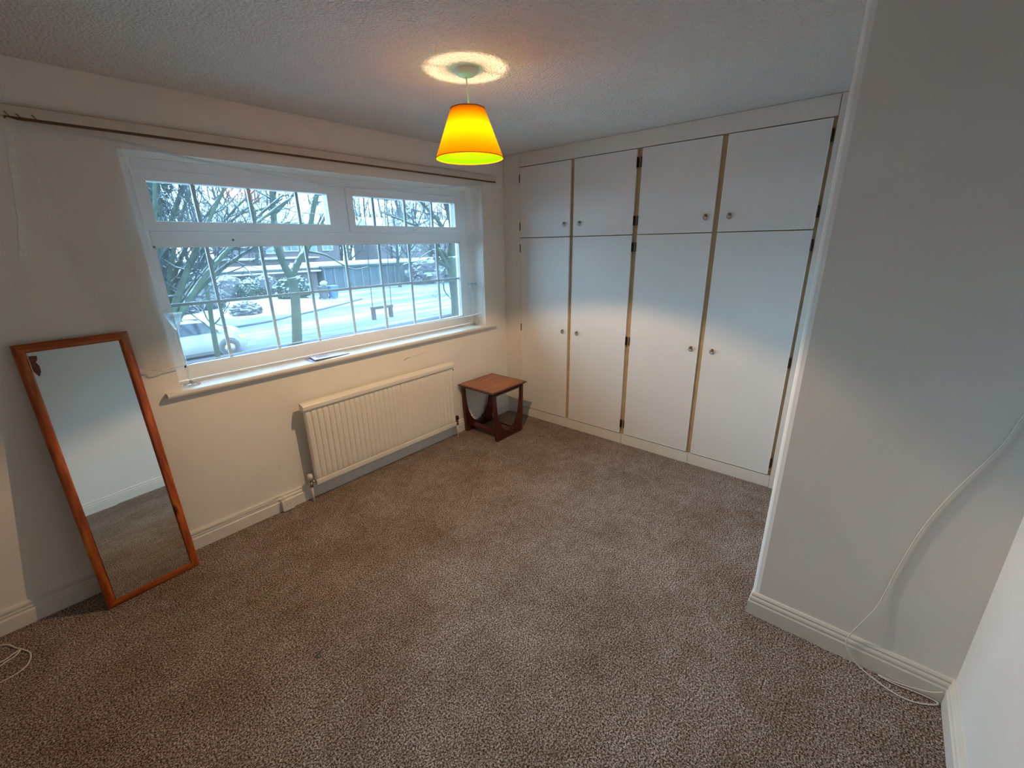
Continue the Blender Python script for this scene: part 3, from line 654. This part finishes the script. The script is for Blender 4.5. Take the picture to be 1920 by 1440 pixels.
def limb(mb, mb2, pts, y, r0, r1, kids=7, L=1.2, depth=2, jitter=.25, sides=8):
    P = []
    yy = y
    for i, (x, z) in enumerate(pts): P.append((x, yy, z)); 
    P = spline(P, 4); k = len(P); rs = [r0 + (r1 - r0) * i / (k - 1) for i in range(k)]
    mb.tube(P, rs, sides)
    for j in range(kids):
        t = random.uniform(.25, 1); i = min(int(t * (k - 1)), k - 2); base = (P[i + 1] - P[i]).normalized()
        side = Vector((random.gauss(0, 1), random.gauss(0, .7), random.gauss(0, .6) + .2)).normalized()
        grow(mb2, P[i], base * .6 + side, L * random.uniform(.6, 1.1), rs[i] * .38, depth, 5, 4)

# young tree by the car
t = thing('street_tree', (1.67, 16.3, GZ), 'slender young tree trunk standing in front of the white car', 'tree')
a, b_ = MB(), MB(); limb(a, b_, [(1.67, -2.51), (1.68, -1.87), (1.72, -1.06), (1.78, -.26), (1.84, .7), (1.93, 1.63), (2.06, 2.89), (2.16, 4.6)], 16.3, .10, .05, 9, 1.5, 2)
a.build('trunk', 'bark', t, smooth=True); b_.build('branches', 'twig', t)
# forked tree
t = thing('street_tree', (4.75, 16.4, GZ), 'forked bare tree on the verge in the middle of the window view', 'tree')
a, b_ = MB(), MB()
for pts, r0, r1, k in (([(4.70, -2.5), (4.87, -1.31), (4.99, -.07), (4.93, .49)], .22, .19, 0), ([(4.93, .45), (4.72, 1.15), (4.6, 1.88), (4.65, 2.59), (4.73, 3.29), (4.8, 4.07), (4.89, 5.5)], .16, .09, 9),
        ([(4.93, .45), (5.38, 1.12), (5.72, 1.54), (5.96, 1.87), (6.15, 2.62), (6.46, 3.48), (6.81, 4.23), (7.32, 5.6)], .15, .08, 9), ([(5.96, 1.87), (6.54, 2.52), (7.33, 3.74), (7.81, 4.9)], .07, .04, 6),
        ([(5.72, 1.54), (6.59, 1.34), (7.28, .93), (7.91, .66), (8.63, .74)], .05, .015, 5), ([(4.76, 3.0), (5.23, 3.41), (5.88, 4.06), (6.28, 4.9)], .07, .04, 5), ([(4.73, 3.29), (4.06, 3.07), (3.48, 2.95), (2.9, 2.74)], .06, .02, 6)):
    limb(a, b_, pts, 16.4, r0, r1, k, 1.4, 2)
a.build('trunk', 'bark', t, smooth=True); b_.build('branches', 'twig', t)
# right-hand tree
t = thing('street_tree', (14.3, 16.4, GZ), 'thick-trunked tree with snowy branches at the right end of the window view', 'tree')
a, b_ = MB(), MB()
for pts, r0, r1, k in (([(14.3, -2.6), (14.3, -1.36), (14.15, -.13), (14.0, 1.07)], .42, .34, 3), ([(14.0, 1.0), (14.25, 2.21), (14.15, 3.33), (13.85, 4.4), (13.75, 5.6)], .26, .12, 14), ([(14.15, -.13), (13.53, .79), (12.84, 1.66), (12.02, 2.47), (11.05, 2.84), (9.84, 3.18)], .16, .03, 16),
        ([(14.03, .48), (13.39, 1.37), (12.63, 1.39), (11.69, 1.0)], .10, .02, 9), ([(14.0, 1.07), (13.51, .5), (13.29, -.66), (13.76, -1.31)], .08, .02, 8), ([(14.1, 1.6), (13.3, 2.8), (12.4, 3.6), (11.2, 4.4)], .14, .04, 12)):
    limb(a, b_, pts, 16.4, r0, r1, k, 1.6, 2)
a.build('trunk', 'bark', t, smooth=True); b_.build('branches', 'twig', t)
# multi-stemmed tree near the house
t = thing('garden_tree', (-.8, 12, GZ), 'large many-stemmed bare tree fanning out at the left of the window view', 'tree')
a, b_ = MB(), MB()
a.tube([(-.95, 12, GZ), (-.85, 12, -1.6), (-.78, 12, -.6)], [.5, .38, .34], 12)
random.seed(11)
for j in range(15):
    th = math.radians(4 + 62 * (j + random.uniform(-.3, .3)) / 14); x, z = -.76, -.7; pts = [(x, z)]; q_ = th * .55
    for i in range(6):
        q_ += th * .09 + random.gauss(0, .03); x += .92 * math.sin(q_); z += .92 * math.cos(q_); pts.append((x, z))
    limb(a, b_, pts, 12 + .9 * math.sin(j * 2.4), random.uniform(.055, .10), .028, 15, 1.5, 2)
a.build('trunk', 'bark', t, smooth=True); b_.build('branches', 'twig', t)
# ivy-clad trunk
t = thing('ivy_clad_tree', (.1, 14, GZ), 'ivy-clad trunk at the far left edge of the window view', 'tree')
a = MB(); a.tube([(-.5, 14, GZ), (-.1, 14, -.2), (.1, 14, 1.2), (.3, 14, 2.5), (.5, 14, 3.8), (.55, 14, 5.5)], [.3, .26, .24, .22, .2, .16], 10); a.build('trunk', 'bark', t, smooth=True)
a = MB()
for k in range(1500):
    z = random.uniform(-.6, 5.4); ang = random.uniform(0, 6.28); rr = random.uniform(.22, .48) * (1 + .25 * math.sin(z * 4)); x = .05 + .12 * (z) ; y = 14
    c_ = Vector((x - .1 + rr * math.cos(ang), y + rr * math.sin(ang), z)); s_ = random.uniform(.04, .09); q_ = [c_ + Vector((random.gauss(0, s_), random.gauss(0, s_), random.gauss(0, s_))) for _ in range(3)]
    a.add(q_, [(0, 1, 2)])
iv = a.build('ivy_leaves', 'ivy', t); iv['kind'] = 'stuff'

# white parked car
cr = thing('parked_car', (1.0, 18.2, GZ), 'white hatchback parked at the near kerb', 'car')
def carx(x): return x
secs = [(-1.05, .35, .80, .95, .80, .55), (-.95, .28, .92, 1.30, .84, .60), (-.4, .22, .97, 1.50, .86, .62), (.5, .20, .97, 1.55, .87, .64), (1.4, .20, .98, 1.54, .87, .63), (1.95, .20, .99, 1.44, .87, .62), (2.62, .20, 1.01, 1.08, .87, .60), (2.75, .20, .96, 1.02, .86, .60), (2.98, .24, .82, .90, .83, .56), (3.12, .28, .64, .70, .76, .50), (3.17, .36, .54, .58, .68, .42)]
cy = 18.2; vs = []; fs = []
for (x, zb, zs, zr, wb_, wr_) in secs:
    h = [( -wb_ * .92, zb), (-wb_, zb + .12), (-wb_, (zb + zs) / 2), (-wb_ * .98, zs), (-(wr_ + .06), zs + (zr - zs) * .85), (-wr_ * .8, zr), (wr_ * .8, zr), (wr_ + .06, zs + (zr - zs) * .85), (wb_ * .98, zs), (wb_, (zb + zs) / 2), (wb_, zb + .12), (wb_ * .92, zb)]
    vs += [(x, cy + a_, GZ + z_) for a_, z_ in h]
k = 12
for i in range(len(secs) - 1):
    for j in range(k): fs.append((i * k + j, i * k + (j + 1) % k, (i + 1) * k + (j + 1) % k, (i + 1) * k + j))
fs += [tuple(range(k)), tuple((len(secs) - 1) * k + j for j in range(k))]
body = MB().add(vs, fs).build('body', 'car_paint', cr); smooth_by_angle(body, 50)
yn = cy - .87
def cpanel(pts, nm_, m_, d=.012):   # polygons on the near flank: (x, z, y offset)
    return MB().add([(x, yn + yo, GZ + z) for x, z, yo in pts] + [(x, yn + yo + d, GZ + z) for x, z, yo in pts], [tuple(range(len(pts))), tuple(range(2 * len(pts) - 1, len(pts) - 1, -1))] + [(i, (i + 1) % len(pts), (i + 1) % len(pts) + len(pts), i + len(pts)) for i in range(len(pts))]).build(nm_, m_, cr)
cpanel([(-.75, 1.0, -.012), (.62, 1.0, -.012), (.62, 1.46, .145), (-.5, 1.42, .13)], 'rear_side_window', 'car_glass')
cpanel([(.72, 1.0, -.012), (2.22, 1.02, -.010), (1.70, 1.43, .14), (.72, 1.47, .145)], 'front_side_window', 'car_glass')
MB().add([(1.98, cy - .60, GZ + 1.45), (1.98, cy + .60, GZ + 1.45), (2.60, cy + .70, GZ + 1.115), (2.60, cy - .70, GZ + 1.115)], [(0, 1, 2, 3)]).build('windscreen', 'car_glass', cr)
for x in (-.3, 2.42):
    for s_ in (-1, 1):
        w_ = MB(); y0 = cy + s_ * .885; y1 = cy + s_ * .68
        w_.tube([(x, y0, GZ + .30), (x, y1, GZ + .30)], .31, 24); wh = w_.build('wheel', 'tyre', cr)
        MB().tube([(x, y0 + s_ * .004, GZ + .30), (x, y0 - s_ * .01, GZ + .30)], .19, 16).build('hubcap', 'chrome', wh)
    MB().tube([(x, yn - .004, GZ + .34), (x, yn + .03, GZ + .34)], .39, 24).build('wheel_arch', 'car_trim', cr)
box(-1.0, 2.0, yn - .004, yn + .05, GZ + .16, GZ + .27).build('sill_trim', 'car_trim', cr)
box(.85, 1.03, yn - .03, yn, GZ + .84, GZ + .87).build('door_handle', 'chrome', cr)
box(2.12, 2.30, yn - .12, yn + .02, GZ + .98, GZ + 1.10).build('wing_mirror', 'car_paint', cr, bevel=.02)
MB().add([(2.86, cy - .865, GZ + .66), (3.06, cy - .815, GZ + .62), (3.02, cy - .82, GZ + .72), (2.82, cy - .868, GZ + .78)], [(0, 1, 2, 3)]).build('headlamp', 'amber', cr)
box(-.5, 1.7, cy - .5, cy + .5, GZ + 1.53, GZ + 1.60).build('roof_snow', 'snow', cr, bevel=.02)
box(2.66, 2.96, cy - .6, cy + .6, GZ + .90, GZ + 1.02).build('bonnet_snow', 'snow', cr, bevel=.03)

# swing
sw = thing('rope_swing', (9.9, 17.2, -1.5), 'dark wooden plank swing hanging from ropes over the snowy verge', 'swing')
sy = 17.0
MB().prism([(9.0, -1.30), (10.22, -1.30), (10.22, -1.43), (9.0, -1.43)], lambda p, y: (p[0], y, p[1] - (p[0] - 9) * .0), sy, sy + .25).build('seat_board', 'rope', sw)
for x in (9.08, 10.12): MB().box(x - .09, x + .07, sy + .02, sy + .2, -1.95, -1.38).build('end_block', 'rope', sw)
for x in (9.05, 10.18): MB().tube([(x, sy + .1, -1.32), (x + .05, sy + .1, .6), (x + .1, sy - .1, 3.9)], .022, 6).build('rope', 'rope', sw)
MB().tube([(6.6, 16.6, 3.8), (8.5, 16.9, 3.95), (10.5, 17.0, 3.9), (12.8, 16.7, 4.1), (14.0, 16.5, 4.4)], [.03, .05, .07, .09, .11], 6).build('hanging_branch', 'bark', sw)

# bins
def wheelie(x, y, m_, label, lidopen=False):
    g_ = thing('wheelie_bin', (x, y, GZ), label, 'bin')
    MB().add([(x - .24, y - .28, GZ + .08), (x + .24, y - .28, GZ + .08), (x + .24, y + .28, GZ + .08), (x - .24, y + .28, GZ + .08), (x - .31, y - .36, GZ + 1.0), (x + .31, y - .36, GZ + 1.0), (x + .31, y + .36, GZ + 1.0), (x - .31, y + .36, GZ + 1.0)],
             [(0, 1, 5, 4), (1, 2, 6, 5), (2, 3, 7, 6), (3, 0, 4, 7), (4, 5, 6, 7), (0, 3, 2, 1)]).build('body', m_, g_, bevel=.02)
    box(x - .33, x + .33, y - .39, y + .40, GZ + 1.0, GZ + 1.07).build('lid', m_, g_, bevel=.02)
    for s_ in (-.26, .26): MB().tube([(x + s_ - .03, y + .28, GZ + .10), (x + s_ + .03, y + .28, GZ + .10)], .10, 12).build('wheel', 'tyre', g_)
    return g_
wheelie(15.25, 33.0, 'bin_blue', 'bright blue wheelie bin standing on the snowy drive')
wheelie(14.55, 33.3, 'bin_dark', 'dark wheelie bin left of the bright blue bin')
def blob(name, c_, s_, m_, label, cat, sub=4, amp=.12, fr=2.5, group=None, parent=None):
    bm = bmesh.new(); bmesh.ops.create_icosphere(bm, subdivisions=sub, radius=1)
    for v in bm.verts:
        n_ = mnoise.noise(v.co * fr + Vector(c_)) + .5 * mnoise.noise(v.co * fr * 3 + Vector(c_)) + .35 * mnoise.noise(v.co * fr * 8); k_ = 1 + amp * n_
        v.co = Vector((v.co.x * s_[0] * k_, v.co.y * s_[1] * k_, v.co.z * s_[2] * k_))
    me = bpy.data.meshes.new(name); bm.to_mesh(me); bm.free(); me.materials.append(M[m_])
    o_ = bpy.data.objects.new(name, me); COL.objects.link(o_); o_.location = c_
    if label: tag(o_, label, cat, group)
    return o_
blob('refuse_bag', (14.6, 33.2, GZ + 1.28), (.28, .28, .24), 'bag', 'pale full bag on top of the dark wheelie bin', 'bag', 3, .25)
def bush(name, c_, s_, m_, label, n_=700, leaf=.07, sub=4, amp=.12):
    o_ = thing(name, (c_[0], c_[1], GZ), label, 'bush')
    b1 = blob('crown', (0, 0, c_[2] - GZ), s_, m_, None, None, sub, amp); b1.parent = o_
    mb = MB()
    for k_ in range(n_):
        d_ = Vector((random.gauss(0, 1), random.gauss(0, 1), random.gauss(0, 1))).normalized(); 
        p_ = Vector((c_[0] + d_.x * s_[0] * random.uniform(.95, 1.1), c_[1] + d_.y * s_[1] * random.uniform(.95, 1.1), c_[2] + d_.z * s_[2] * random.uniform(.95, 1.1)))
        mb.add([p_ + Vector((random.gauss(0, leaf), random.gauss(0, leaf), random.gauss(0, leaf))) for _ in range(3)], [(0, 1, 2)])
    l_ = mb.build('leaves', m_, o_); l_['kind'] = 'stuff'
    return o_
bush('topiary_bush', (10.55, 38, GZ + .85), (.82, .82, .92), 'box', 'round clipped evergreen bush capped with snow')
bush('bare_bush', (9.3, 39.4, GZ + .95), (1.35, 1.1, 1.15), 'bare_bush', 'large rounded grey bare bush left of the snow-capped round bush', 900)
bush('bare_bush', (12.3, 39.2, GZ + .9), (1.0, 1.0, 1.05), 'bare_bush', 'rounded grey bare bush right of the snow-capped round bush', 700)
bush('evergreen_shrub', (13.2, 35.8, GZ + .85), (1.35, 1.1, 1.0), 'yew', 'wide dark green evergreen shrub behind the forked tree', 1100, .09, 4, .3)
bush('low_shrub', (6.95, 28.6, GZ + .38), (.85, .6, .48), 'bare_bush', 'small snowy shrub at the edge of the garden across the road', 500, .06, 4, .35)
bush('bare_bush', (6.0, 34.5, GZ + .9), (1.5, 1.2, 1.3), 'bare_bush', 'tangled snowy bush behind the young tree', 900, .1, 4, .35)
bush('bare_bush', (3.6, 33.0, GZ + .8), (1.8, 1.2, 1.2), 'bare_bush', 'tangled snowy bush at the left behind the parked car', 900, .1, 4, .35)
bush('bare_bush', (30.5, 38.0, GZ + 1.1), (3.4, 1.4, 1.5), 'bare_bush', 'broad tangled bush at the right in front of the garages', 1300, .12, 4, .35)

# garages
g_ = thing('garage_block', (13, 43, GZ), 'low brick garage block with a deep snow-covered flat roof', 'garage')
box(6.5, 18.2, 41.6, 50, GZ, -.42).build('brick_wall', 'brick_far', g_)
box(6.3, 18.4, 41.3, 50.2, -.42, -.25).build('fascia', 'fascia', g_)
box(6.3, 18.4, 41.25, 50.2, -.25, -.14).build('roof_snow', 'snow', g_, bevel=.03)
box(6.3, 18.4, 40.9, 41.3, -.62, -.48).build('ledge_snow', 'snow', g_, bevel=.03)
g_ = thing('garage_block', (26, 43, GZ), 'long low row of dark garages with a snowy roof edge', 'garage')
box(18.6, 42, 41.2, 48, GZ, -.25).build('rear_wall', 'fascia', g_)
for i in range(22):
    x = 18.7 + i * 1.05
    box(x + .06, x + .99, 41.0 - .04 * (i % 3), 41.2, GZ + .05, -.38).build('panel', 'garage', g_)
    box(x - .06, x + .06, 40.92, 41.2, GZ, -.34).build('post', 'garage_post', g_)
box(18.5, 42.2, 40.7, 48.2, -.34, -.16).build('fascia', 'fascia', g_)
box(18.5, 42.2, 40.65, 48.2, -.16, .06).build('roof_snow', 'snow', g_, bevel=.04)
g_ = thing('garage_block', (14, 54, GZ), 'flat-roofed building behind the brick garages with thin snow lines', 'garage')
box(9, 24, 53, 57, GZ, .30).build('brick_wall', 'brick_far', g_); box(8.8, 24.2, 52.8, 57.2, .30, .42).build('fascia', 'fascia', g_); box(8.8, 24.2, 52.7, 57.2, .42, .56).build('roof_snow', 'snow', g_)

# house behind
h_ = thing('house', (24, 61, GZ), 'brick house with white windows and a snowy roof behind the garages', 'house')
box(17.3, 31, 60, 69, GZ, 4.9).build('wall', 'render', h_)
MB().prism([(59.4, 4.75), (59.4, 4.95), (64.5, 7.6), (69.6, 4.95), (69.6, 4.75)], lambda p, x: (x, p[0], p[1]), 16.8, 31.5).build('roof', 'snow', h_)
box(16.8, 31.5, 59.3, 59.5, 4.55, 4.8).build('gutter', 'fascia', h_)
for (x0, x1, z0, z1) in ((18.1, 19.2, 1.25, 2.7), (20.7, 22.5, .95, 2.9), (23.0, 25.0, 1.2, 2.9), (25.3, 27.6, 1.0, 2.9), (28.4, 30.0, 1.2, 2.9), (20.8, 22.2, 3.4, 4.3), (25.6, 27.2, 3.4, 4.3)):
    wd = box(x0, x1, 59.86, 60.02, z0, z1).build('window', 'win_white', h_)
    n_ = 2
    for i in range(n_):
        a_ = x0 + .12 + i * (x1 - x0 - .12) / n_; box(a_, a_ + (x1 - x0 - .12) / n_ - .12, 59.84, 59.88, z0 + .14, z1 - .14).build('pane', 'house_glass', wd)
# a second house at the right
h_ = thing('house', (47, 62, GZ), 'distant house with a snowy roof behind the long garage row', 'house')
box(38, 58, 60, 68, GZ, 3.6).build('wall', 'render', h_)
MB().prism([(59.4, 3.5), (59.4, 3.7), (64, 6.2), (68.6, 3.7), (68.6, 3.5)], lambda p, x: (x, p[0], p[1]), 37.5, 58.5).build('roof', 'snow', h_)
for x0 in (40, 44, 48.5, 53): 
    wd = box(x0, x0 + 1.8, 59.86, 60.02, .8, 2.4).build('window', 'win_white', h_); box(x0 + .15, x0 + .85, 59.84, 59.88, .95, 2.25).build('pane', 'house_glass', wd); box(x0 + .95, x0 + 1.65, 59.84, 59.88, .95, 2.25).build('pane', 'house_glass', wd)

# far woodland and nearer garden trees: three kinds, copied
def treemesh(seed, h, depth, kids, m_):
    random.seed(seed); a = MB(); b2 = MB()
    pts = [(0, 0, 0)]; 
    for i in range(5): pts.append((pts[-1][0] + random.gauss(0, .15), pts[-1][1] + random.gauss(0, .15), h * (i + 1) / 5))
    P = spline(pts, 3); k_ = len(P); rs = [h * .022 * (1 - .75 * i / (k_ - 1)) for i in range(k_)]
    a.tube(P, rs, 6)
    for j in range(16):
        t_ = random.uniform(.2, 1); i = min(int(t_ * (k_ - 1)), k_ - 2); an = random.uniform(0, 6.28)
        grow(b2, P[i], (math.cos(an), math.sin(an), .7), h * .34 * random.uniform(.7, 1.1) * (1.25 - .6 * t_), rs[i] * .55, depth, 4, kids, .2, .1)
    return a, b2
protos = []
for s_ in range(3):
    a, b2 = treemesh(20 + s_, 10, 3, 4, 'bark_far'); protos.append((a, b2))
far_me = []
for a, b2 in protos:
    q = []
    for mb, nm_ in ((a, 'trunk'), (b2, 'crown')):
        o_ = mb.build(nm_, 'bark_far'); q.append(o_.data); bpy.data.objects.remove(o_)
    far_me.append(q)
random.seed(3)
spots = []
for i in range(4000):
    ang = random.uniform(.06, 1.15); y = random.uniform(70, 105); q_ = (-3 + y * ang, y)
    if len(spots) < 80 and all((q_[0] - a_) ** 2 + (q_[1] - b_) ** 2 > 20 for a_, b_ in spots): spots.append(q_)
near = [(33, 46.5, 'bare tree rising behind the right end of the garage row'), (40, 50, 'tall bare tree at the right beyond the garages'), (16.5, 52.0, 'bare tree beside the brick house, nearest the garages'), (27.5, 51.5, 'bare tree in front of the brick house wall'), (36.0, 54, 'bare tree between the two houses'), (4.5, 46, 'bare tree behind the left bushes'), (1.5, 40, 'bare tree at the far left beyond the road'), (45, 45, 'bare tree at the right nearest the distant house'), (24.5, 36.5, 'small bare tree in front of the dark garage panels'), (35.5, 33.5, 'bare tree standing behind the thick-trunked verge tree'), (44, 38, 'bare tree at the far right edge of the view')]
def plant(x, y, label, group=None, s=1.0):
    me = random.choice(far_me); o_ = thing('bare_tree', (x, y, GZ), label, 'tree', group); o_.rotation_euler = (0, 0, random.uniform(0, 6.28)); sc = s * random.uniform(.85, 1.25); o_.scale = (sc, sc, sc)
    for nm_, d_ in zip(('trunk', 'crown'), me):
        c_ = bpy.data.objects.new(nm_, d_); COL.objects.link(c_); c_.parent = o_
for x, y in spots: plant(x, y, 'pale bare tree in the wood beyond the houses', 'bare trees in the wood beyond the houses', 1.35)
for x, y, l_ in near: plant(x, y, l_, None, 1.0)
